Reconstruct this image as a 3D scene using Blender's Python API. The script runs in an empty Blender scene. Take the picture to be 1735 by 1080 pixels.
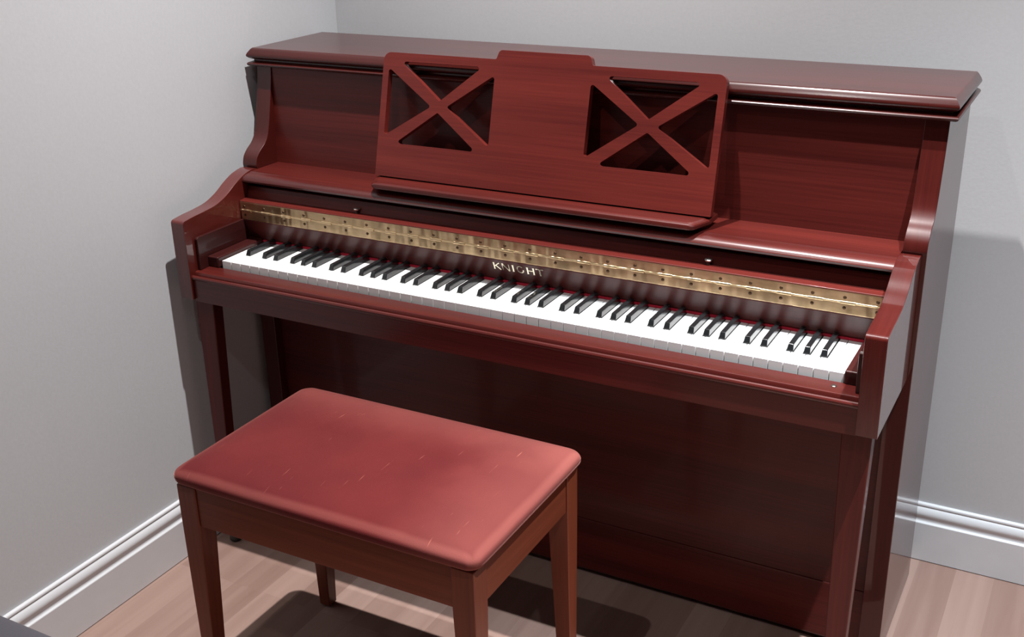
import bpy, bmesh, math, random
from mathutils import Vector, Matrix
from mathutils.geometry import tessellate_polygon
random.seed(7)
sc = bpy.context.scene
COL = sc.collection

# ------------------------------------------------------------------ helpers
def link(o, parent=None):
    COL.objects.link(o)
    if parent is not None:
        o.parent = parent
    return o

def origin(parent):
    v = Vector((0, 0, 0))
    while parent is not None:
        v += parent.location
        parent = parent.parent
    return v

def mesh_obj(name, bm, mat, parent=None, bevel=0.0, seg=2, subsurf=0, at=None, angle=30, label=None):
    """bm is in world coordinates; the object is placed at `at` (default: parent's origin)."""
    base = origin(parent)
    loc = Vector(at) if at is not None else base
    bmesh.ops.recalc_face_normals(bm, faces=bm.faces)
    for v in bm.verts:
        v.co -= loc
    me = bpy.data.meshes.new(name)
    bm.to_mesh(me)
    bm.free()
    me.materials.append(mat)
    o = bpy.data.objects.new(name, me)
    o.location = loc - base
    link(o, parent)
    for p in me.polygons:
        p.use_smooth = True
    if bevel:
        m = o.modifiers.new('bevel', 'BEVEL')
        m.width = bevel
        m.segments = seg
        m.limit_method = 'ANGLE'
        m.angle_limit = math.radians(angle)
        m.harden_normals = True
    elif subsurf:
        m = o.modifiers.new('subsurf', 'SUBSURF')
        m.levels = subsurf
        m.render_levels = subsurf
    else:
        me.set_sharp_from_angle(angle=math.radians(angle))
        m = o.modifiers.new('weighted', 'WEIGHTED_NORMAL')
        m.keep_sharp = True
        m.weight = 100
    if label:
        o['label'] = label
    return o

def box(x0, x1, y0, y1, z0, z1, bm=None):
    bm = bm or bmesh.new()
    v = [bm.verts.new((x, y, z)) for x in (x0, x1) for y in (y0, y1) for z in (z0, z1)]
    for f in ((0, 1, 3, 2), (4, 6, 7, 5), (0, 4, 5, 1), (2, 3, 7, 6), (0, 2, 6, 4), (1, 5, 7, 3)):
        bm.faces.new([v[i] for i in f])
    return bm

def hexa(bot, top, bm=None):
    """box from 4 bottom and 4 top points"""
    bm = bm or bmesh.new()
    b = [bm.verts.new(p) for p in bot]
    t = [bm.verts.new(p) for p in top]
    bm.faces.new(b[::-1])
    bm.faces.new(t)
    for i in range(4):
        bm.faces.new((b[i], b[(i + 1) % 4], t[(i + 1) % 4], t[i]))
    return bm

def prism(pts, axis, a, b, bm=None):
    """2-D outline extruded along axis (0: pts are (y,z); 1: (x,z); 2: (x,y))"""
    bm = bm or bmesh.new()
    def P(p, t):
        q = list(p)
        q.insert(axis, t)
        return q
    A = [bm.verts.new(P(p, a)) for p in pts]
    B = [bm.verts.new(P(p, b)) for p in pts]
    bm.faces.new(A)
    bm.faces.new(B[::-1])
    n = len(pts)
    for i in range(n):
        bm.faces.new((A[i], B[i], B[(i + 1) % n], A[(i + 1) % n]))
    return bm

def rounded(pts, r, n=5):
    """fillet every corner of a polygon; r may be a list"""
    out = []
    N = len(pts)
    for i in range(N):
        ri = r[i] if isinstance(r, (list, tuple)) else r
        p = Vector(pts[i]).to_2d(); a = Vector(pts[i - 1]).to_2d(); b = Vector(pts[(i + 1) % N]).to_2d()
        if ri <= 0:
            out.append(tuple(p)); continue
        u = (a - p).normalized(); w = (b - p).normalized()
        ang = u.angle(w)
        d = min(ri / math.tan(ang / 2), 0.45 * (a - p).length, 0.45 * (b - p).length)
        re = d * math.tan(ang / 2)
        c = p + (u + w).normalized() * (re / math.sin(ang / 2))
        s = p + u * d; e = p + w * d
        a0 = math.atan2(s.y - c.y, s.x - c.x); a1 = math.atan2(e.y - c.y, e.x - c.x)
        da = (a1 - a0 + math.pi) % (2 * math.pi) - math.pi
        for k in range(n + 1):
            t = a0 + da * k / n
            out.append((c.x + re * math.cos(t), c.y + re * math.sin(t)))
    return out

def rrect(x0, x1, y0, y1, r, n=5):
    return rounded([(x0, y0), (x1, y0), (x1, y1), (x0, y1)], r, n)

def catmull(ps, n=6):
    out = []
    for i in range(len(ps) - 1):
        p0 = Vector(ps[max(i - 1, 0)]); p1 = Vector(ps[i]); p2 = Vector(ps[i + 1]); p3 = Vector(ps[min(i + 2, len(ps) - 1)])
        for k in range(n):
            t = k / n
            q = 0.5 * ((2 * p1) + (-p0 + p2) * t + (2 * p0 - 5 * p1 + 4 * p2 - p3) * t * t + (-p0 + 3 * p1 - 3 * p2 + p3) * t ** 3)
            out.append(tuple(q))
    out.append(tuple(ps[-1]))
    return out

def loft(rings, bm=None, cap=True):
    bm = bm or bmesh.new()
    R = [[bm.verts.new(p) for p in r] for r in rings]
    n = len(R[0])
    for a, b in zip(R, R[1:]):
        for i in range(n):
            bm.faces.new((a[i], a[(i + 1) % n], b[(i + 1) % n], b[i]))
    if cap:
        bm.faces.new(R[0][::-1]); bm.faces.new(R[-1])
    return bm

def lathe(cx, cy, prof, n=20, bm=None, axis='z', cz=0):
    """prof: list of (r, h)"""
    rings = []
    for r, h in prof:
        ring = []
        for k in range(n):
            a = 2 * math.pi * k / n
            if axis == 'z':
                ring.append((cx + r * math.cos(a), cy + r * math.sin(a), cz + h))
            else:
                ring.append((cx + r * math.cos(a), cy + h, cz + r * math.sin(a)))
        rings.append(ring)
    return loft(rings, bm)

def empty(name, loc, label, cat, group=None):
    o = bpy.data.objects.new(name, None)
    o.location = loc
    o.empty_display_size = 0.1
    link(o)
    o['label'] = label; o['category'] = cat
    if group: o['group'] = group
    return o

def structure(name, bm, mat, **k):
    o = mesh_obj(name, bm, mat, **k)
    o['kind'] = 'structure'
    return o

# ------------------------------------------------------------------ materials
def new_mat(name):
    m = bpy.data.materials.new(name)
    m.use_nodes = True
    nt = m.node_tree
    b = nt.nodes['Principled BSDF']
    return m, nt, b

def simple(name, col, rough=0.5, metal=0.0, coat=0.0, sheen=0.0, noise=None, bump=0.0, spec=0.5, coat_rough=0.1):
    m, nt, b = new_mat(name)
    b.inputs['Base Color'].default_value = (*col, 1)
    b.inputs['Roughness'].default_value = rough
    b.inputs['Metallic'].default_value = metal
    b.inputs['Coat Weight'].default_value = coat
    b.inputs['Coat Roughness'].default_value = coat_rough
    b.inputs['Specular IOR Level'].default_value = spec
    b.inputs['Sheen Weight'].default_value = sheen
    tc = nt.nodes.new('ShaderNodeTexCoord')
    nz = nt.nodes.new('ShaderNodeTexNoise')
    nz.inputs['Scale'].default_value = noise or 30
    nz.inputs['Detail'].default_value = 4
    nt.links.new(tc.outputs['Object'], nz.inputs['Vector'])
    mx = nt.nodes.new('ShaderNodeMix'); mx.data_type = 'RGBA'
    mx.inputs['A'].default_value = (*[c * 0.95 for c in col], 1)
    mx.inputs['B'].default_value = (*[min(1, c * 1.05) for c in col], 1)
    nt.links.new(nz.outputs['Fac'], mx.inputs['Factor'])
    nt.links.new(mx.outputs['Result'], b.inputs['Base Color'])
    if bump:
        bp = nt.nodes.new('ShaderNodeBump')
        bp.inputs['Strength'].default_value = bump
        bp.inputs['Distance'].default_value = 0.001
        nt.links.new(nz.outputs['Fac'], bp.inputs['Height'])
        nt.links.new(bp.outputs['Normal'], b.inputs['Normal'])
    return m

def wood(name, axis, dark, light, rough=0.42, coat=0.14, band=9.0, fine=90.0, seed=0.0, spec=0.25, coat_rough=0.1, along2=None):
    m, nt, b = new_mat(name)
    tc = nt.nodes.new('ShaderNodeTexCoord')
    def mapped(across, along):
        mp = nt.nodes.new('ShaderNodeMapping')
        s = [across] * 3
        s[axis] = along
        if along2 is not None: s[along2] = along * 2
        mp.inputs['Scale'].default_value = s
        mp.inputs['Location'].default_value = (seed, seed * 1.7, seed * 0.6)
        nt.links.new(tc.outputs['Object'], mp.inputs['Vector'])
        return mp
    n1 = nt.nodes.new('ShaderNodeTexNoise'); n1.inputs['Scale'].default_value = 1; n1.inputs['Detail'].default_value = 3; n1.inputs['Distortion'].default_value = 0.4
    nt.links.new(mapped(band * 2.2, 0.9).outputs[0], n1.inputs['Vector'])
    n2 = nt.nodes.new('ShaderNodeTexNoise'); n2.inputs['Scale'].default_value = 1; n2.inputs['Detail'].default_value = 5
    nt.links.new(mapped(fine * 3, 5.0).outputs[0], n2.inputs['Vector'])
    mixf = nt.nodes.new('ShaderNodeMix'); mixf.data_type = 'FLOAT'
    mixf.inputs['Factor'].default_value = 0.4
    nt.links.new(n1.outputs['Fac'], mixf.inputs[2]); nt.links.new(n2.outputs['Fac'], mixf.inputs[3])
    cr = nt.nodes.new('ShaderNodeValToRGB')
    cr.color_ramp.elements[0].position = 0.33; cr.color_ramp.elements[0].color = (*dark, 1)
    cr.color_ramp.elements[1].position = 0.66; cr.color_ramp.elements[1].color = (*light, 1)
    nt.links.new(mixf.outputs[0], cr.inputs['Fac'])
    nt.links.new(cr.outputs['Color'], b.inputs['Base Color'])
    bp = nt.nodes.new('ShaderNodeBump'); bp.inputs['Strength'].default_value = 0.10; bp.inputs['Distance'].default_value = 0.0005
    nt.links.new(n2.outputs['Fac'], bp.inputs['Height']); nt.links.new(bp.outputs['Normal'], b.inputs['Normal'])
    b.inputs['Roughness'].default_value = rough
    b.inputs['Coat Weight'].default_value = coat
    b.inputs['Coat Roughness'].default_value = coat_rough
    b.inputs['Specular IOR Level'].default_value = spec
    return m

D1, L1c = (0.055, 0.0062, 0.0050), (0.112, 0.0145, 0.0105)
WX = wood('mahogany_grain_x', 0, D1, L1c)
WDESK = wood('mahogany_desk', 0, [v * 1.45 for v in D1], [v * 1.35 for v in L1c], seed=2)
WMOULD = wood('mahogany_moulding', 0, [v * .82 for v in D1], [v * .85 for v in L1c], rough=0.36, coat=0.5, seed=4, coat_rough=0.22)
WZ = wood('mahogany_grain_z', 2, D1, L1c, seed=3)
WY = wood('mahogany_grain_y', 1, D1, L1c, seed=5)
WLID = wood('mahogany_lid', 0, [v * .5 for v in D1], [v * .5 for v in L1c], rough=0.3, coat=0.45, seed=8, coat_rough=0.2)
WSIDE = wood('mahogany_polished_side', 2, [v * .72 for v in D1], [v * .62 for v in L1c], along2=1, rough=0.34, coat=0.6, seed=9, coat_rough=0.04)
WARM = wood('mahogany_arm', 1, [v * .85 for v in D1], [v * .85 for v in L1c], along2=2, rough=0.3, coat=1.0, seed=10, coat_rough=0.04)
WBLOCK = wood('dark_stained_block', 1, (0.026, 0.005, 0.0045), (0.045, 0.009, 0.008), rough=0.38, coat=0.2, seed=12)
WNAME = wood('mahogany_fallboard', 0, (0.05, 0.007, 0.006), (0.085, 0.013, 0.010), rough=0.4, coat=0.2, seed=11, coat_rough=0.26)
WSTOOL_X = wood('stool_wood_x', 0, (0.115, 0.023, 0.0105), (0.20, 0.046, 0.020), rough=0.42, coat=0.1, seed=13)
WSTOOL_Z = wood('stool_wood_z', 2, (0.115, 0.023, 0.0105), (0.20, 0.046, 0.020), rough=0.42, coat=0.1, seed=15)
WSTOOL_Y = wood('stool_wood_y', 1, (0.115, 0.023, 0.0105), (0.20, 0.046, 0.020), rough=0.42, coat=0.1, seed=17)
DARKWOOD = wood('dark_inner_wood', 0, (0.05, 0.008, 0.006), (0.08, 0.013, 0.009), rough=0.6, coat=0, seed=21)  # darker, duller wood for the inner parts
WHITEKEY = simple('white_key_plastic', (0.86, 0.86, 0.85), rough=0.22, coat=0.2)
KEYWOOD = simple('key_wood_side', (0.62, 0.50, 0.38), rough=0.6)
BLACKKEY = simple('black_key', (0.012, 0.013, 0.014), rough=0.16, coat=0.5, coat_rough=0.06)
FELT = simple('red_felt', (0.50, 0.010, 0.035), rough=0.95, noise=600, bump=0.4)
BRASS_SCREW = simple('screw_metal', (0.10, 0.055, 0.03), rough=0.45, metal=0.8)
BRASS_LET = simple('letter_brass', (0.80, 0.72, 0.55), rough=0.25, metal=0.9)
SILVER = simple('nickel_knob', (0.75, 0.70, 0.66), rough=0.22, metal=0.9)
BLACKRUB = simple('black_rubber', (0.02, 0.018, 0.018), rough=0.5)
SHAFT = simple('dark_screw_shaft', (0.10, 0.08, 0.07), rough=0.4, metal=0.8)
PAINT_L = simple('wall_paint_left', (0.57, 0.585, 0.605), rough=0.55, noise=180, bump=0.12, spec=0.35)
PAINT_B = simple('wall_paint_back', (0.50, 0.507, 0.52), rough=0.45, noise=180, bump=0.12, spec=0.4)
PAINT_O = simple('wall_paint_other', (0.22, 0.21, 0.21), rough=0.6)
CEIL = simple('ceiling_paint', (0.45, 0.45, 0.45), rough=0.8)
GLOSS = simple('skirting_gloss', (0.64, 0.65, 0.67), rough=0.3, coat=0.2, coat_rough=0.1)

def brass_hinge_mat():
    m, nt, b = new_mat('brass_hinge')
    b.inputs['Metallic'].default_value = 0.95
    b.inputs['Roughness'].default_value = 0.28
    tc = nt.nodes.new('ShaderNodeTexCoord')
    mp = nt.nodes.new('ShaderNodeMapping'); mp.inputs['Scale'].default_value = (20, 60, 60)
    nt.links.new(tc.outputs['Object'], mp.inputs['Vector'])
    nz = nt.nodes.new('ShaderNodeTexNoise'); nz.inputs['Scale'].default_value = 1.6; nz.inputs['Detail'].default_value = 4
    nt.links.new(mp.outputs[0], nz.inputs['Vector'])
    cr = nt.nodes.new('ShaderNodeValToRGB')
    cr.color_ramp.elements[0].position = 0.3; cr.color_ramp.elements[0].color = (0.50, 0.36, 0.20, 1)
    cr.color_ramp.elements[1].position = 0.7; cr.color_ramp.elements[1].color = (0.66, 0.50, 0.30, 1)
    nt.links.new(nz.outputs['Fac'], cr.inputs['Fac']); nt.links.new(cr.outputs['Color'], b.inputs['Base Color'])
    mp2 = nt.nodes.new('ShaderNodeMapping'); mp2.inputs['Scale'].default_value = (46, 8, 8)
    nt.links.new(tc.outputs['Object'], mp2.inputs['Vector'])
    n2 = nt.nodes.new('ShaderNodeTexNoise'); n2.inputs['Scale'].default_value = 1; n2.inputs['Detail'].default_value = 1
    nt.links.new(mp2.outputs[0], n2.inputs['Vector'])
    bp = nt.nodes.new('ShaderNodeBump'); bp.inputs['Strength'].default_value = 0.6; bp.inputs['Distance'].default_value = 0.008
    nt.links.new(n2.outputs['Fac'], bp.inputs['Height']); nt.links.new(bp.outputs['Normal'], b.inputs['Normal'])
    return m
BRASS = brass_hinge_mat()

def velvet_mat():
    m, nt, b = new_mat('rose_velvet')
    tc = nt.nodes.new('ShaderNodeTexCoord')
    n1 = nt.nodes.new('ShaderNodeTexNoise'); n1.inputs['Scale'].default_value = 7; n1.inputs['Detail'].default_value = 3
    nt.links.new(tc.outputs['Object'], n1.inputs['Vector'])
    cr = nt.nodes.new('ShaderNodeValToRGB')
    cr.color_ramp.elements[0].position = 0.25; cr.color_ramp.elements[0].color = (0.080, 0.0065, 0.008, 1)
    cr.color_ramp.elements[1].position = 0.75; cr.color_ramp.elements[1].color = (0.112, 0.011, 0.011, 1)
    nt.links.new(n1.outputs['Fac'], cr.inputs['Fac'])
    # worn pile: short pale scratches running front to back
    mp = nt.nodes.new('ShaderNodeMapping'); mp.inputs['Scale'].default_value = (240, 16, 16); mp.inputs['Rotation'].default_value = (0, 0, 0.12)
    nt.links.new(tc.outputs['Object'], mp.inputs['Vector'])
    n2 = nt.nodes.new('ShaderNodeTexNoise'); n2.inputs['Scale'].default_value = 1; n2.inputs['Detail'].default_value = 2
    nt.links.new(mp.outputs[0], n2.inputs['Vector'])
    c2 = nt.nodes.new('ShaderNodeValToRGB')
    c2.color_ramp.elements[0].position = 0.72; c2.color_ramp.elements[0].color = (0, 0, 0, 1)
    c2.color_ramp.elements[1].position = 0.80; c2.color_ramp.elements[1].color = (0.55, 0.55, 0.55, 1)
    nt.links.new(n2.outputs['Fac'], c2.inputs['Fac'])
    mx = nt.nodes.new('ShaderNodeMix'); mx.data_type = 'RGBA'
    nt.links.new(c2.outputs['Color'], mx.inputs['Factor'])
    nt.links.new(cr.outputs['Color'], mx.inputs['A']); mx.inputs['B'].default_value = (0.50, 0.17, 0.11, 1)
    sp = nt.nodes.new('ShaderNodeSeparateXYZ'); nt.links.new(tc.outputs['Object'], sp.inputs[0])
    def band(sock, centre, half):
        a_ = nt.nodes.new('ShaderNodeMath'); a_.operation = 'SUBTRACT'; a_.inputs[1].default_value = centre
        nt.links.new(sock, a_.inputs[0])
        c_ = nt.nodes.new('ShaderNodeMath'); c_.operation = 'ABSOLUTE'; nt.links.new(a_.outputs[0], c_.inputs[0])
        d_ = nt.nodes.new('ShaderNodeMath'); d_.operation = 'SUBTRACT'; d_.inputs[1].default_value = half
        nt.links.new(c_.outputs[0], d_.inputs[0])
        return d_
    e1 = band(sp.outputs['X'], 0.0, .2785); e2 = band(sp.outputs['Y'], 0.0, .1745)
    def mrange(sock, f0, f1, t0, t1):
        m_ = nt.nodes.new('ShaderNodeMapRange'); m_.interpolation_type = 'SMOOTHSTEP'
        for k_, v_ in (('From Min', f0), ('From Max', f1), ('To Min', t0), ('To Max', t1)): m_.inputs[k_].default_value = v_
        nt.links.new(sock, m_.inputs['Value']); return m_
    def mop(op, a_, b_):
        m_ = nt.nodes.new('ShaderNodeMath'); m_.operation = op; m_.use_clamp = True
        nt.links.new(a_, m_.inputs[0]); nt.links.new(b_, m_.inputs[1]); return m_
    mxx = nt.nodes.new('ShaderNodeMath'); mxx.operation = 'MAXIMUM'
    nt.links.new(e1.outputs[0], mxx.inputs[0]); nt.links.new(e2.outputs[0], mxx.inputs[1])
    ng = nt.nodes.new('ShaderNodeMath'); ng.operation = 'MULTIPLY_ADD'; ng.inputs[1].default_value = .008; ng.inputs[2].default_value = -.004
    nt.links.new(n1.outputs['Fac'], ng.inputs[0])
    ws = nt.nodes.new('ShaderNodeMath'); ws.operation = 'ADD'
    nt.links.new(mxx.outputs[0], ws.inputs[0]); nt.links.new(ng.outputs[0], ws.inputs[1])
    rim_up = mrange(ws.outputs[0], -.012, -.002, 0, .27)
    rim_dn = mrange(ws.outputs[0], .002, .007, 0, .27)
    rim_sheen = mop('SUBTRACT', rim_up.outputs[0], rim_dn.outputs[0])  # edge highlight of the seat, painted into the base colour as a pale band
    # nap sheen over the right-hand and rear part, painted in as paler salmon
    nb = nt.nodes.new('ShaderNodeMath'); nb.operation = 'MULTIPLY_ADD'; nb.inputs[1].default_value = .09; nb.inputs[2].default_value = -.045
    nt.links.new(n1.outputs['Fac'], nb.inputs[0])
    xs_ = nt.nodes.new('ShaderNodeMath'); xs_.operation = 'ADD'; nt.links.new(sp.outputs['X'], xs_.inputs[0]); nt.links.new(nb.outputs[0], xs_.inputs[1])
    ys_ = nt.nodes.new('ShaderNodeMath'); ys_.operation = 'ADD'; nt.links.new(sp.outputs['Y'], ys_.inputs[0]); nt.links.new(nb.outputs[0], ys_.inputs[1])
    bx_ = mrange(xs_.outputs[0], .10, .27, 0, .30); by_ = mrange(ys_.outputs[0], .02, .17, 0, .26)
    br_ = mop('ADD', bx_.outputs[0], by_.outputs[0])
    sheen_fac = mop('ADD', rim_sheen.outputs[0], br_.outputs[0])
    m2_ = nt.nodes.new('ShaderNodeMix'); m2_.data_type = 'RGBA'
    nt.links.new(sheen_fac.outputs[0], m2_.inputs['Factor'])
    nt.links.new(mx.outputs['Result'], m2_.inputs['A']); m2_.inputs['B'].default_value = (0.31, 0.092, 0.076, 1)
    nt.links.new(m2_.outputs['Result'], b.inputs['Base Color'])
    b.inputs['Roughness'].default_value = 0.85
    b.inputs['Specular IOR Level'].default_value = 0.2
    b.inputs['Sheen Weight'].default_value = 0.85
    b.inputs['Sheen Roughness'].default_value = 0.27
    b.inputs['Sheen Tint'].default_value = (1.0, 0.46, 0.40, 1)
    n3 = nt.nodes.new('ShaderNodeTexNoise'); n3.inputs['Scale'].default_value = 900
    nt.links.new(tc.outputs['Object'], n3.inputs['Vector'])
    n4 = nt.nodes.new('ShaderNodeTexNoise'); n4.inputs['Scale'].default_value = 14
    nt.links.new(tc.outputs['Object'], n4.inputs['Vector'])
    ad = nt.nodes.new('ShaderNodeMath'); ad.operation = 'ADD'
    nt.links.new(n3.outputs['Fac'], ad.inputs[0]); nt.links.new(n4.outputs['Fac'], ad.inputs[1])
    bp = nt.nodes.new('ShaderNodeBump'); bp.inputs['Strength'].default_value = 0.3; bp.inputs['Distance'].default_value = 0.001
    nt.links.new(ad.outputs[0], bp.inputs['Height']); nt.links.new(bp.outputs['Normal'], b.inputs['Normal'])
    return m
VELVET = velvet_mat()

def floor_mat():
    m, nt, b = new_mat('laminate_floor')
    tc = nt.nodes.new('ShaderNodeTexCoord')
    sp = nt.nodes.new('ShaderNodeSeparateXYZ'); nt.links.new(tc.outputs['Object'], sp.inputs[0])
    cb = nt.nodes.new('ShaderNodeCombineXYZ')
    nt.links.new(sp.outputs['Y'], cb.inputs['X']); nt.links.new(sp.outputs['X'], cb.inputs['Y'])
    br = nt.nodes.new('ShaderNodeTexBrick')
    br.offset = 0.37; br.offset_frequency = 1; br.squash = 1.0
    br.inputs['Scale'].default_value = 1
    br.inputs['Brick Width'].default_value = 0.42
    br.inputs['Row Height'].default_value = 0.0725
    br.inputs['Mortar Size'].default_value = 0.0004
    br.inputs['Mortar Smooth'].default_value = 0.3
    br.inputs['Color1'].default_value = (0.0, 0.0, 0.0, 1)
    br.inputs['Color2'].default_value = (1, 1, 1, 1)
    br.inputs['Mortar'].default_value = (0.2, 0.2, 0.2, 1)
    nt.links.new(cb.outputs[0], br.inputs['Vector'])
    mp = nt.nodes.new('ShaderNodeMapping'); mp.inputs['Scale'].default_value = (34, 1.6, 1)
    nt.links.new(tc.outputs['Object'], mp.inputs['Vector'])
    # shift the grain strip by strip
    ad = nt.nodes.new('ShaderNodeVectorMath'); ad.operation = 'MULTIPLY_ADD'
    ad.inputs[1].default_value = (0, 9, 7)
    nt.links.new(br.outputs['Color'], ad.inputs[0]); nt.links.new(mp.outputs[0], ad.inputs[2])
    nz = nt.nodes.new('ShaderNodeTexNoise'); nz.inputs['Scale'].default_value = 1; nz.inputs['Detail'].default_value = 5; nz.inputs['Distortion'].default_value = 0.6
    nt.links.new(ad.outputs[0], nz.inputs['Vector'])
    mf = nt.nodes.new('ShaderNodeMix'); mf.data_type = 'FLOAT'; mf.inputs['Factor'].default_value = 0.42
    nt.links.new(nz.outputs['Fac'], mf.inputs[2]); nt.links.new(br.outputs['Color'], mf.inputs[3])
    cr = nt.nodes.new('ShaderNodeValToRGB')
    cr.color_ramp.elements[0].position = 0.15; cr.color_ramp.elements[0].color = (0.21, 0.125, 0.100, 1)
    cr.color_ramp.elements[1].position = 0.80; cr.color_ramp.elements[1].color = (0.36, 0.245, 0.205, 1)
    nt.links.new(mf.outputs[0], cr.inputs['Fac'])
    nt.links.new(cr.outputs['Color'], b.inputs['Base Color'])
    b.inputs['Roughness'].default_value = 0.38
    b.inputs['Specular IOR Level'].default_value = 0.35
    return m
FLOOR = floor_mat()

# ------------------------------------------------------------------ room
WLX, WBY = -0.0965, 0.5625          # wall faces
RX, FY, CZ = 4.2, -4.4, 3.0
structure('floor', box(WLX - .1, RX + .1, FY - .1, WBY + .1, -0.08, 0), FLOOR, at=(0, 0, 0))
structure('ceiling', box(WLX - .1, RX + .1, FY - .1, WBY + .1, CZ, CZ + .08), CEIL)
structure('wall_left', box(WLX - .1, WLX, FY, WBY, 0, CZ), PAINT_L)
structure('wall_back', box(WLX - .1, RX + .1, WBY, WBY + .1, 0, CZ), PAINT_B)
structure('wall_right', box(RX, RX + .1, FY, WBY, 0, CZ), PAINT_O)
structure('wall_front', box(WLX - .1, RX + .1, FY - .1, FY, 0, CZ), PAINT_O)
# skirting profile: (distance out from the wall, height)
SK = [(0, .0018), (.0155, .0018), (.0155, .0868), (.0158, .0880), (.0150, .0893), (.0128, .0903), (.0106, .0918), (.0102, .0945), (.0108, .0985), (.0120, .1022), (.0131, .1058),
      (.0132, .1090), (.0124, .1125), (.0106, .1162), (.0084, .1192), (.0062, .1210), (.0056, .1218), (.0060, .1228), (.0070, .1240), (.0068, .1268), (.0056, .1288), (.0034, .1298), (0, .1300)]
structure('baseboard_left', prism([(WLX + d, z) for d, z in SK], 1, FY, WBY), GLOSS, angle=50)
structure('baseboard_back', prism([(WBY - d, z) for d, z in SK], 0, WLX, RX), GLOSS, angle=50)

# ------------------------------------------------------------------ upright piano
KR = 1.222
XC = KR / 2
def mx(x): return KR - x
P = empty('upright_piano', (XC, 0.30, 0), 'dark red mahogany upright piano with open fallboard and cross-pierced music desk, against the corner wall', 'piano')
SX0, SX1 = -0.073, -0.036              # side panel thickness (left)
AX0, AX1 = -0.0658, -0.0337            # arm thickness (left)
YB = 0.479
# side panels with the S-curved front edge
front = catmull([(.1729, .784), (.1722, .792), (.1765, .806), (.1880, .8185), (.2030, .829), (.2150, .843), (.2225, .862), (.2285, .885), (.2380, .925), (.2450, .960), (.2477, .985)], 5)
outline = [(YB, .985), (YB, 0.0045), (.1729, 0.0045)] + front
for a, b in ((SX0, SX1), (mx(SX1), mx(SX0))):
    mesh_obj('side_panel', prism(outline, 0, a, b), WSIDE, P, bevel=.0012)
# arms (cheeks)
arm_top = catmull([(.1700, .7850), (.1633, .7870), (.1500, .7868), (.1250, .7810), (.0980, .7690), (.0720, .7545), (.0420, .7435), (.0100, .7390), (-.0250, .7365), (-.0430, .7345)], 5)
arm = arm_top + rounded([(-.0431, .7345), (-.0567, .7330), (-.0567, .700)], [0, .012, 0], 6)[1:-1] + [(-.0567, .5725), (.1700, .5725)]
for a, b in ((AX0, AX1), (mx(AX1), mx(AX0))):
    mesh_obj('arm', prism(arm, 0, a, b), WARM, P, bevel=.0035, seg=3, angle=40)
# lid with moulded edge
def lid_ring(z, o):
    x0, x1, y0, y1 = -.0796 - o, mx(-.0796) + o, .2395 - o, YB
    return [(x0, y1, z), (x0, y0, z), (x1, y0, z), (x1, y1, z)]
prof = [(.9815, -.004), (.9820, .0025), (.9840, .0060), (.9870, .0068), (.9895, .0050), (.9918, -.0010), (.9930, -.0045), (.9955, -.0045), (.9962, -.0010), (.9985, .0030), (1.0015, .0062), (1.0045, .0068), (1.0085, .0050), (1.0135, .0015), (1.0165, -.0008), (1.0186, -.0035)]
bm = loft([lid_ring(z, o) for z, o in prof])
mesh_obj('lid', bm, WLID, P, angle=50)
# upper front panel (slightly raked), in line behind the side panels' curve
bm = hexa([(SX1, .2365, .770), (mx(SX1), .2365, .770), (mx(SX1), .256, .770), (SX1, .256, .770)],
          [(SX1, .2500, .9815), (mx(SX1), .2500, .9815), (mx(SX1), .270, .9815), (SX1, .270, .9815)])
mesh_obj('upper_panel', bm, WX, P)
# shelf with rounded nose
nose = [(.2365, .7690), (.2365, .7835), (.1500, .7845), (.1470, .7845), (.1445, .7832), (.1400, .7830), (.1330, .7818), (.1270, .7795), (.1225, .7762), (.1205, .7725), (.1215, .7690), (.1245, .7670), (.1300, .7662)]
mesh_obj('shelf', prism(nose, 0, AX1, mx(AX1)), WMOULD, P, angle=28)
# inner frame above keys (dark space under the shelf)
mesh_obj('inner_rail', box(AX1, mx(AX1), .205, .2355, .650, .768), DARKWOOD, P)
# folded lid of the fallboard: front strip and the leaf standing behind it
mesh_obj('folded_lid', prism(rounded([(.1060, .7140), (.1060, .7338), (.1310, .7352), (.1365, .7580), (.1480, .7580), (.1480, .7140)], [0, .0015, 0, .002, 0, 0], 3), 0, AX1 + .001, mx(AX1) - .001), WX, P, angle=35)
# fallboard (name board)
fb = [(.1320, .6475), (.1292, .6475), (.1284, .6490), (.1112, .6905), (.1090, .6925), (.1090, .7135), (.1300, .7135), (.1470, .6475)]
fall = mesh_obj('fallboard', prism(fb, 0, AX1 + .001, mx(AX1) - .001), WNAME, P, angle=25)
mesh_obj('felt_strip', box(-.002, KR + .002, .1270, .1345, .6420, .6466), FELT, P, bevel=.0012)
# continuous brass hinge
h0, h1 = AX1 + .002, mx(AX1) - .002
hy = .1070
hinge_pts = [(.1088, .6945), (.1066, .6945), (.1062, .6955), (.1062, .7115), (.1062, .7124)]
kn = [(.1062 - .0022 * math.sin(t) , .7142 - .0019 * math.cos(t)) for t in [math.pi * k / 8 for k in range(9)]]
hinge_pts += kn + [(.1054, .7170), (.1048, .7310), (.1052, .7318), (.1062, .7318), (.1088, .7160)]
hinge = mesh_obj('piano_hinge', prism(hinge_pts, 0, h0, h1), BRASS, P, angle=40)
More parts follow.
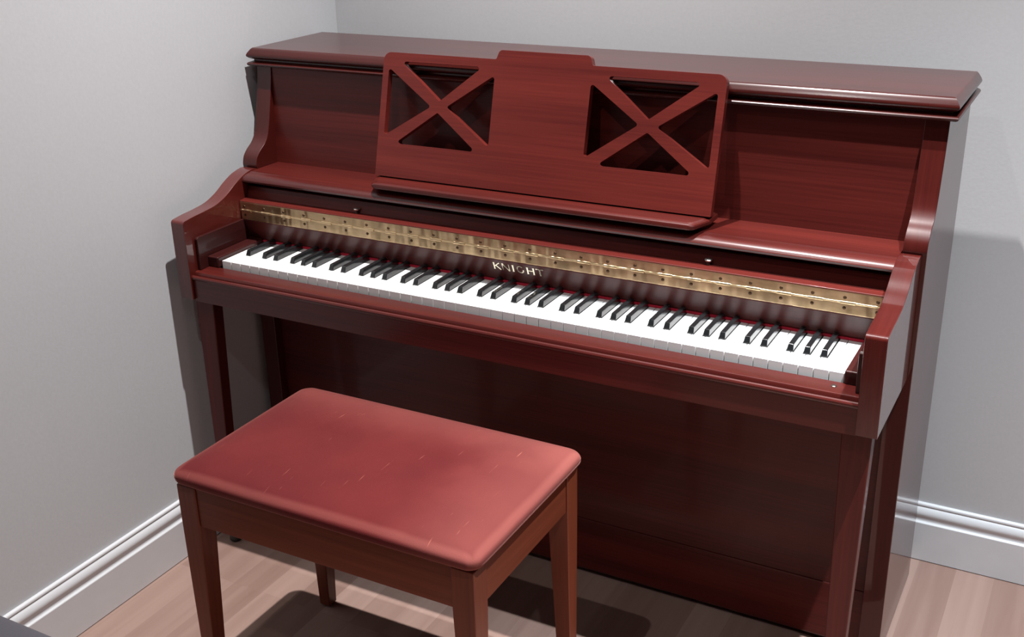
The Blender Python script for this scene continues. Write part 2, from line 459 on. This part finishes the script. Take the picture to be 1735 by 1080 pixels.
# knuckle segments: slightly larger alternating barrels
x = h0 + .004
k0 = None
while x + .0245 < h1:
    if k0 is None:
        rings = [[(xx, .1060 + .0031 * math.cos(2 * math.pi * k / 10), .7142 + .0029 * math.sin(2 * math.pi * k / 10)) for k in range(10)] for xx in (x, x + .0235)]
        k0 = mesh_obj('knuckle', loft(rings), BRASS, hinge, angle=40); kx0 = x
    else:
        o = k0.copy(); link(o); o.parent = hinge; o.location = k0.location + Vector((x - kx0, 0, 0))
    x += .0505
def screw_mesh():
    bm = lathe(0, 0, [(.0001, -.0008), (.0018, -.0008), (.0027, -.0004), (.0030, .0003)], 12, axis='y')
    return bm
scr0 = None
for k in range(-6, 20):
    xs = .2816 + .0505 * k
    if xs < h0 + .004 or xs > h1 - .004: continue
    for zz, yy in ((.7224, .1048), (.7045, .1060)):
        if scr0 is None:
            scr0 = mesh_obj('screw', screw_mesh(), BRASS_SCREW, hinge, at=origin(hinge))
            o = scr0
            me = scr0.data
            for v in me.vertices: v.co += origin(hinge)
        else:
            o = scr0.copy(); link(o); o.parent = hinge
        o.location = Vector((xs, yy, zz)) - origin(hinge)
# brass inlaid name
LET = {
 'K': (.0150, [((.10, 0), (.10, 1), .13), ((.16, .46), (.86, 1), .085), ((.34, .58), (.98, 0), .11)]),
 'N': (.0155, [((.07, 0), (.07, 1), .085), ((.07, 1), (.93, 0), .14), ((.93, 0), (.93, 1), .085)]),
 'I': (.0034, [((.5, 0), (.5, 1), .75)]),
 'G': (.0150, None),
 'H': (.0150, [((.09, 0), (.09, 1), .14), ((.91, 0), (.91, 1), .14), ((.09, .53), (.91, .53), .07)]),
 'T': (.0150, [((.5, 0), (.5, .97), .14), ((.0, .955), (1.0, .955), .085)]),
}
lx = {'K': .5538, 'N': .5718, 'I': .5931, 'G': .6022, 'H': .6232, 'T': .6420}
hL = .0158
fdir = Vector((0, .1112 - .1284, .6905 - .6490)).normalized()
fn = Vector((0, -fdir.z, fdir.y))
fo = Vector((0, .1284, .6490)) + fdir * .0228
def on_fall(u, v, d):   # u along x (world), v up the board, d out of it
    return Vector((u, 0, 0)) + fo + fdir * v + fn * d
def poly_on_fall(bm, pts):
    A = [bm.verts.new(on_fall(u, v, -.0004)) for u, v in pts]
    B = [bm.verts.new(on_fall(u, v, .0005)) for u, v in pts]
    n = len(pts)
    bm.faces.new(A); bm.faces.new(B[::-1])
    for i in range(n): bm.faces.new((A[i], B[i], B[(i + 1) % n], A[(i + 1) % n]))
for ch in 'KNIGHT':
    w, strokes = LET[ch]
    bm = bmesh.new()
    if ch == 'G':
        n = 22; rx, rz = w * .5, hL * .53; cx, cz = lx[ch] + rx, hL * .5
        prev = None
        angs = [math.radians(48 + (335 - 48) * k / n) for k in range(n + 1)]
        for k in range(n):
            q = []
            for a, s in ((angs[k], 1), (angs[k + 1], 1)):
                t = .0017 * (1 + .45 * abs(math.cos(a)))
                q.append(((cx + rx * math.cos(a), cz + rz * math.sin(a)), (cx + (rx - t) * math.cos(a), cz + (rz - t) * math.sin(a))))
            poly_on_fall(bm, [q[0][0], q[1][0], q[1][1], q[0][1]])
        poly_on_fall(bm, [(cx + rx * .62, cz - rz * .62), (cx + rx * .93, cz - rz * .50), (cx + rx * .93, cz - rz * .02), (cx + rx * .62, cz - rz * .02)])
    else:
        for (a, b, t) in strokes:
            pa = Vector((lx[ch] + a[0] * w, a[1] * hL)); pb = Vector((lx[ch] + b[0] * w, b[1] * hL))
            d = (pb - pa).normalized(); nn = Vector((-d.y, d.x))
            t0 = t * (w if ch != 'I' else .0034) * .5 * 1.3
            if ch == 'I': t0 = .0014
            L = (pb - pa).length
            st = [(0, 1.45), (.12, 1.05), (.5, .9), (.88, 1.05), (1, 1.45)]
            up = [tuple(pa + d * L * s + nn * t0 * f) for s, f in st]
            dn = [tuple(pa + d * L * s - nn * t0 * f) for s, f in reversed(st)]
            poly_on_fall(bm, up + dn)
    mesh_obj('letter', bm, BRASS_LET, fall, angle=25, label='brass letter ' + ch)
# small nickel knobs on the strip
for kx in (.2440, .9590):
    b0 = lathe(kx, .1285, [(.0001, .7350), (.0036, .7350), (.0034, .7415), (.0001, .7415)], 16)
    k = mesh_obj('knob', lathe(kx, .1285, [(.0001, .7408), (.0040, .7408), (.0064, .7420), (.0067, .7438), (.0052, .7455), (.0001, .7462)], 20), SILVER, P, angle=50, at=(kx, .1285, .735), label='small nickel knob above the hinge')
    mesh_obj('shaft', b0, SHAFT, k)

# keyboard -----------------------------------------------------------------
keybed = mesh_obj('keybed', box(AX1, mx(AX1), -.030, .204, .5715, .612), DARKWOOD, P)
# front rail + key slip
rail = [(-.0500, .5680), (-.0500, .6125), (-.0518, .6135), (-.0535, .6160), (-.0535, .6190), (-.0520, .6215), (-.0495, .6225), (-.0470, .6215), (-.0458, .6190), (-.0448, .6180), (-.0438, .6190), (-.0432, .6240), (-.0415, .6268), (-.0380, .6280), (-.0060, .6290), (-.0060, .5680)]
mesh_obj('front_rail', prism(rail, 0, AX1, mx(AX1)), WMOULD, P, angle=25)
mesh_obj('screw', lathe(1.2120, -.0215, [(.0001, .6270), (.0046, .6270), (.0046, .6290), (.0030, .6302), (.0001, .6302)], 16), SHAFT, P, at=(1.212, -.0215, .627), label='round screw head on the key slip')
for s in (0, 1):
    f = (lambda v: v) if s == 0 else mx
    def bx2(a, b, *r):
        a, b = sorted((f(a), f(b)))
        return box(a, b, *r)
    mesh_obj('key_block', bx2(AX1, -.0012, -.0090, .1275, .6288, .6510), WBLOCK, P, bevel=.0030, seg=3)
    cp = [(-.0330, .6285), (-.0330, .6920), (-.0290, .6955), (.1080, .6955), (.1080, .6510), (-.0090, .6510), (-.0090, .6285)]
    a, b = sorted((f(AX1), f(-.0265 if s == 0 else -.0235)))
    mesh_obj('cheek_strip', prism(cp, 0, a, b), WBLOCK, P, bevel=.0015)
PITCH = KR / 52
wkeys = []   # letter of each white key
seq = 'ABCDEFG'
for i in range(52): wkeys.append(seq[i % 7])
BW = .0108    # black key width at the base
blacks = []   # (center x)
for i in range(51):
    l = wkeys[i]
    if l in 'ACDFG':
        d = {'A': .0038, 'C': -.0020, 'D': .0026, 'F': -.0024, 'G': 0.0006}[l]
        blacks.append(((i + 1) * PITCH + d, i))
bx_by_left = {i: c for c, i in blacks}
GAP = .0006
ZK, ZL = .6422, .6175
YN = .0445    # where the notch for the black key begins
for i in range(52):
    x0, x1 = i * PITCH + GAP, (i + 1) * PITCH - GAP
    l = bx_by_left.get(i - 1); r = bx_by_left.get(i)
    nx0 = (l + BW / 2 + .0012) if l is not None else x0
    nx1 = (r - BW / 2 - .0012) if r is not None else x1
    pts = [(x0, 0.0), (x1, 0.0)]
    if r is not None: pts += [(x1, YN), (nx1, YN), (nx1, .150)]
    else: pts += [(x1, .150)]
    if l is not None: pts += [(nx0, .150), (nx0, YN), (x0, YN)]
    else: pts += [(x0, .150)]
    bm = prism([(px, py) for px, py in pts], 2, ZL, ZK)
    mesh_obj('white_key', bm, WHITEKEY, P, bevel=.0006, seg=2, at=((x0 + x1) / 2, 0, ZL))
bk_me = None
for c, i in blacks:
    if bk_me is None:
        y0, y1, zb, zt = .0462, .1500, .630, .6535
        w, wt = BW / 2, .0042
        rings = [
            [(c - w, y0, zb), (c + w, y0, zb), (c + w, y1, zb), (c - w, y1, zb)],
            [(c - w, y0, ZK + .0010), (c + w, y0, ZK + .0010), (c + w, y1, ZK + .0010), (c - w, y1, ZK + .0010)],
            [(c - wt, y0 + .0042, zt - .0006), (c + wt, y0 + .0042, zt - .0006), (c + wt, y1, zt), (c - wt, y1, zt)]]
        o = mesh_obj('black_key', loft(rings), BLACKKEY, P, bevel=.0011, seg=3, at=(c, y0, zb))
        bk0, bk_me = o, c
    else:
        o = bk0.copy(); link(o); o.parent = P
        o.location = bk0.location + Vector((c - bk_me, 0, 0))

# lower case
mesh_obj('bottom_panel', box(SX1, mx(SX1), .1960, .2160, .1330, .5710), WX, P)
mesh_obj('plinth', prism([(.2150, .012), (.1965, .012), (.1945, .016), (.1945, .1290), (.1956, .1318), (.1975, .1328), (.2150, .1328)], 0, SX1, mx(SX1)), WX, P, angle=25)
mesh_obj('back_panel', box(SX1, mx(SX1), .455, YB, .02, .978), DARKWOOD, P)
for s in (0, 1):
    f = (lambda v: v) if s == 0 else mx
    def quad(xa, xb, ya, yb, z):
        xa, xb = sorted((f(xa), f(xb)))
        return [(xa, ya, z), (xb, ya, z), (xb, yb, z), (xa, yb, z)]
    bm = hexa(quad(-.0460, -.0200, -.0400, -.0160, .022), quad(-.0550, -.0090, -.0300, -.0020, .5715))
    lg = mesh_obj('leg', bm, WZ, P, bevel=.0022, seg=3)
    cx = f(-.0320)
    mesh_obj('foot', lathe(cx, -.0300, [(.0001, 0), (.0095, 0), (.0130, .005), (.0130, .013), (.0100, .020), (.0090, .0225), (.0001, .0225)], 18), BLACKRUB, lg, angle=50, label='small dark round foot')

# music desk ---------------------------------------------------------------
dxc = .6090
DX0, DX1 = .2700, 2 * dxc - .2700
by, bz, ty, tz = .1613, .8066, .2200, 1.0352
dt = Vector((0, ty - by, tz - bz)).normalized()
dn = Vector((0, -dt.z, dt.y))
do = Vector((0, by, bz))
TOP, TAB = .2340, .2508
def m2(x): return 2 * dxc - x
outer = [(DX0, 0), (DX1, 0), (DX1, TOP), (m2(.5135), TOP), (m2(.5190), TAB), (.5190, TAB), (.5135, TOP), (DX0, TOP)]
outer = rounded(outer, [.002, .002, .016, .004, .009, .009, .004, .016], 6)
tri = [[(.3090, .2185), (.4870, .2185), (.4010, .1500)],
       [(.2832, .2055), (.2832, .0770), (.3835, .1390)],
       [(.5132, .2050), (.5132, .0745), (.4165, .1405)],
       [(.3090, .0640), (.4880, .0640), (.3990, .1290)]]
holes = [rounded(t, .0040, 5) for t in tri] + [rounded([(m2(x), y) for x, y in t][::-1], .0040, 5) for t in tri]
TH = .0130
def desk_mesh():
    bm = bmesh.new()
    loops = [outer] + holes
    flat = [p for l in loops for p in l]
    tess = tessellate_polygon([[Vector((p[0], p[1], 0)) for p in l] for l in loops])
    def W(p, d): return Vector((p[0], 0, 0)) + do + dt * p[1] + dn * d
    F = [bm.verts.new(W(p, 0)) for p in flat]
    B = [bm.verts.new(W(p, -TH)) for p in flat]
    for t in tess:
        try:
            bm.faces.new([F[i] for i in t]); bm.faces.new([B[i] for i in reversed(t)])
        except ValueError: pass
    k = 0
    for l in loops:
        n = len(l)
        for i in range(n):
            a, b = k + i, k + (i + 1) % n
            bm.faces.new((F[a], F[b], B[b], B[a]))
        k += n
    bmesh.ops.dissolve_limit(bm, angle_limit=.001, verts=bm.verts, edges=bm.edges)
    return bm
desk = mesh_obj('music_desk', desk_mesh(), WDESK, P, bevel=.0012, seg=2, angle=40)
# ledge along its foot: plan outline with clipped, rounded front corners
lo = rounded([(.2690, .2020), (.2690, .1640), (.2880, .1195), (m2(.2860), .1195), (m2(.2700), .1640), (m2(.2700), .2020)], [0, .012, .012, .012, .012, 0], 5)
def lring(z, s):
    out = []
    for x_, y_ in lo:
        cx_, cy_ = dxc, .20
        ins = s
        X = x_ + (ins if x_ < cx_ else -ins)
        Y = y_ + (ins if y_ < .19 else 0)
        out.append((X, Y, z))
    return out
led = [lring(.7913, .004), lring(.7923, .0015), lring(.7948, .0), lring(.7988, .0), lring(.8010, .0010), lring(.8020, .0025), lring(.8020, .0045), lring(.8030, .0062), lring(.8036, .0085)]
mesh_obj('desk_ledge', loft(led), WMOULD, desk, angle=25)
mesh_obj('desk_support', box(.300, m2(.300), .168, .2020, .7836, .7913), DARKWOOD, desk, bevel=.001)
# wooden props at the back of the board, down to the panel
for px in (.41, m2(.41)):
    mesh_obj('desk_prop', hexa([(px - .010, .200, .830), (px + .010, .200, .830), (px + .010, .2395, .815), (px - .010, .2395, .815)],
                               [(px - .010, .202, .842), (px + .010, .202, .842), (px + .010, .2405, .827), (px - .010, .2405, .827)]), DARKWOOD, desk)

# ------------------------------------------------------------------ piano stool
S = empty('piano_stool', (.5580, -.2820, 0), 'rectangular wooden piano stool with rose pink velvet seat in front of the piano', 'stool')
sx0, sx1, sy0, sy1 = .2765, .8320, -.4530, -.1120
rings = []
for z, ins, r in [(.4450, .010, .020), (.4470, .002, .020), (.4520, -.0035, .024), (.4600, -.0060, .025), (.4670, -.0045, .025), (.4715, .0010, .024), (.4755, .0080, .024), (.4805, .0220, .025), (.4860, .0480, .036), (.4905, .0850, .036), (.4930, .1200, .024), (.4938, .1520, .012)]:
    a, b, c_, d = sx0 - .0025 + ins, sx1 + .0055 - ins, sy0 - .004 + ins, sy1 + .004 - ins
    rings.append([(x, y, z) for x, y in rrect(a, b, c_, d, r, 5)])
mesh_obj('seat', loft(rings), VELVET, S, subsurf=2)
lw = .0380
for ix in (0, 1):
    for iy in (0, 1):
        def cr(w, out, z):
            xa = sx0 + out if ix == 0 else sx1 - out - w
            ya = sy0 + out if iy == 0 else sy1 - out - w
            return [(xa, ya, z), (xa + w, ya, z), (xa + w, ya + w, z), (xa, ya + w, z)]
        bm = loft([cr(.0235, .0015, .004), cr(lw, 0, .3700), cr(lw, 0, .4455)])
        l_ = mesh_obj('leg', bm, WSTOOL_Z, S, bevel=.0018, seg=2)
        cx = (sx0 + .0135) if ix == 0 else (sx1 - .0135)
        cy = (sy0 + .0135) if iy == 0 else (sy1 - .0135)
        mesh_obj('foot_glide', lathe(cx, cy, [(.0001, 0), (.0075, 0), (.0085, .002), (.0085, .0045), (.0001, .0045)], 14), BLACKRUB, l_, angle=50)
az0, az1 = .3740, .4452
mesh_obj('apron', box(sx0 + lw, sx1 - lw, sy0 + .003, sy0 + .021, az0, az1), WSTOOL_X, S, bevel=.0012)
mesh_obj('apron', box(sx0 + lw, sx1 - lw, sy1 - .021, sy1 - .003, az0, az1), WSTOOL_X, S, bevel=.0012)
mesh_obj('apron', box(sx0 + .003, sx0 + .021, sy0 + lw, sy1 - lw, az0, az1), WSTOOL_Y, S, bevel=.0012)
mesh_obj('apron', box(sx1 - .021, sx1 - .003, sy0 + lw, sy1 - lw, az0, az1), WSTOOL_Y, S, bevel=.0012)

# ------------------------------------------------------------------ dark padded seat in the corner
CHAR = simple('charcoal_fabric', (0.045, 0.042, 0.052), rough=0.9, noise=500, bump=0.5, sheen=0.2)
DKWD = simple('black_wood', (0.02, 0.018, 0.018), rough=0.4)
Q = empty('ottoman', (.22, -1.07, 0), 'dark charcoal padded seat cut off at the bottom-left corner of the photo', 'ottoman')
qx0, qx1, qy0, qy1 = -.050, .500, -1.290, -.7950
rr = []
for z, ins, r in [(.335, .010, .03), (.345, 0, .04), (.400, -.003, .045), (.425, .004, .045), (.440, .022, .05), (.447, .06, .05), (.450, .12, .04), (.451, .19, .02)]:
    rr.append([(x, y, z) for x, y in rrect(qx0 + ins, qx1 - ins, qy0 + ins, qy1 - ins, r, 5)])
mesh_obj('cushion', loft(rr), CHAR, Q, subsurf=2)
mesh_obj('frame', box(qx0 + .02, qx1 - .02, qy0 + .02, qy1 - .02, .285, .336), DKWD, Q, bevel=.003)
for ix in (0, 1):
    for iy in (0, 1):
        xa = qx0 + .03 if ix == 0 else qx1 - .07
        ya = qy0 + .03 if iy == 0 else qy1 - .07
        mesh_obj('leg', box(xa, xa + .04, ya, ya + .04, 0, .2852), DKWD, Q, bevel=.003)

# ------------------------------------------------------------------ ceiling downlights
def lamp(x, y, power, size, col, spot=None):
    ld = bpy.data.lights.new('downlight', 'SPOT' if spot else 'AREA')
    ld.energy = power
    ld.color = col
    if spot:
        ld.spot_size = math.radians(spot); ld.spot_blend = 1.0; ld.shadow_soft_size = size
    else:
        ld.shape = 'DISK'; ld.size = size * 2
    o = bpy.data.objects.new('downlight', ld)
    o.location = (x, y, CZ - .02)
    COL.objects.link(o)
    return o
LM, LNT, LB = new_mat('downlight_glass')
LB.inputs['Emission Color'].default_value = (1, .97, .94, 1); LB.inputs['Emission Strength'].default_value = 6
LB.inputs['Base Color'].default_value = (.8, .8, .8, 1)
RING = simple('downlight_ring', (.7, .7, .7), rough=.3, metal=.8)
for (x, y, pw, col, cone, lab) in [
        (.68, -.05, 460, (1.0, .97, .96), 78, 'round recessed ceiling downlight above the keyboard'),
        (.58, -1.30, 54, (1.0, .965, .95), 120, 'round recessed ceiling downlight behind the camera, nearer the left wall'),
        (1.86, -.30, 660, (.89, .95, 1.0), 68, 'round recessed ceiling downlight beyond the right end of the piano'),
        (1.95, -1.9, 30, (.97, .97, 1.0), 130, 'round recessed ceiling downlight behind the camera, farther from the left wall')]:
    f = empty('ceiling_downlight', (x, y, CZ), lab, 'ceiling light', 'recessed ceiling downlights')
    mesh_obj('trim_ring', lathe(x, y, [(.048, CZ - .006), (.062, CZ - .005), (.064, CZ - .001), (.048, CZ - .001)], 28), RING, f, angle=50)
    lamp(x, y, pw, .016, col, cone)

# ------------------------------------------------------------------ camera
cam = bpy.data.cameras.new('camera')
cam.sensor_fit = 'HORIZONTAL'
cam.sensor_width = 36
cam.lens = 36 * 1916.40928 / 1735
cam.clip_start = .02
co = bpy.data.objects.new('camera', cam)
co.location = (1.527056, -1.585862, 1.372668)
co.rotation_mode = 'XYZ'
co.rotation_euler = (1.182419, 0.022104, 0.494248)
COL.objects.link(co)
sc.camera = co

w = bpy.data.worlds.new('world'); sc.world = w
w.use_nodes = True
w.node_tree.nodes['Background'].inputs[0].default_value = (.5, .5, .52, 1)
w.node_tree.nodes['Background'].inputs[1].default_value = 0.3
vs = sc.view_settings
vs.view_transform = 'Standard'; vs.look = 'None'; vs.gamma = 1; vs.exposure = 0.0
vs.use_curve_mapping = False
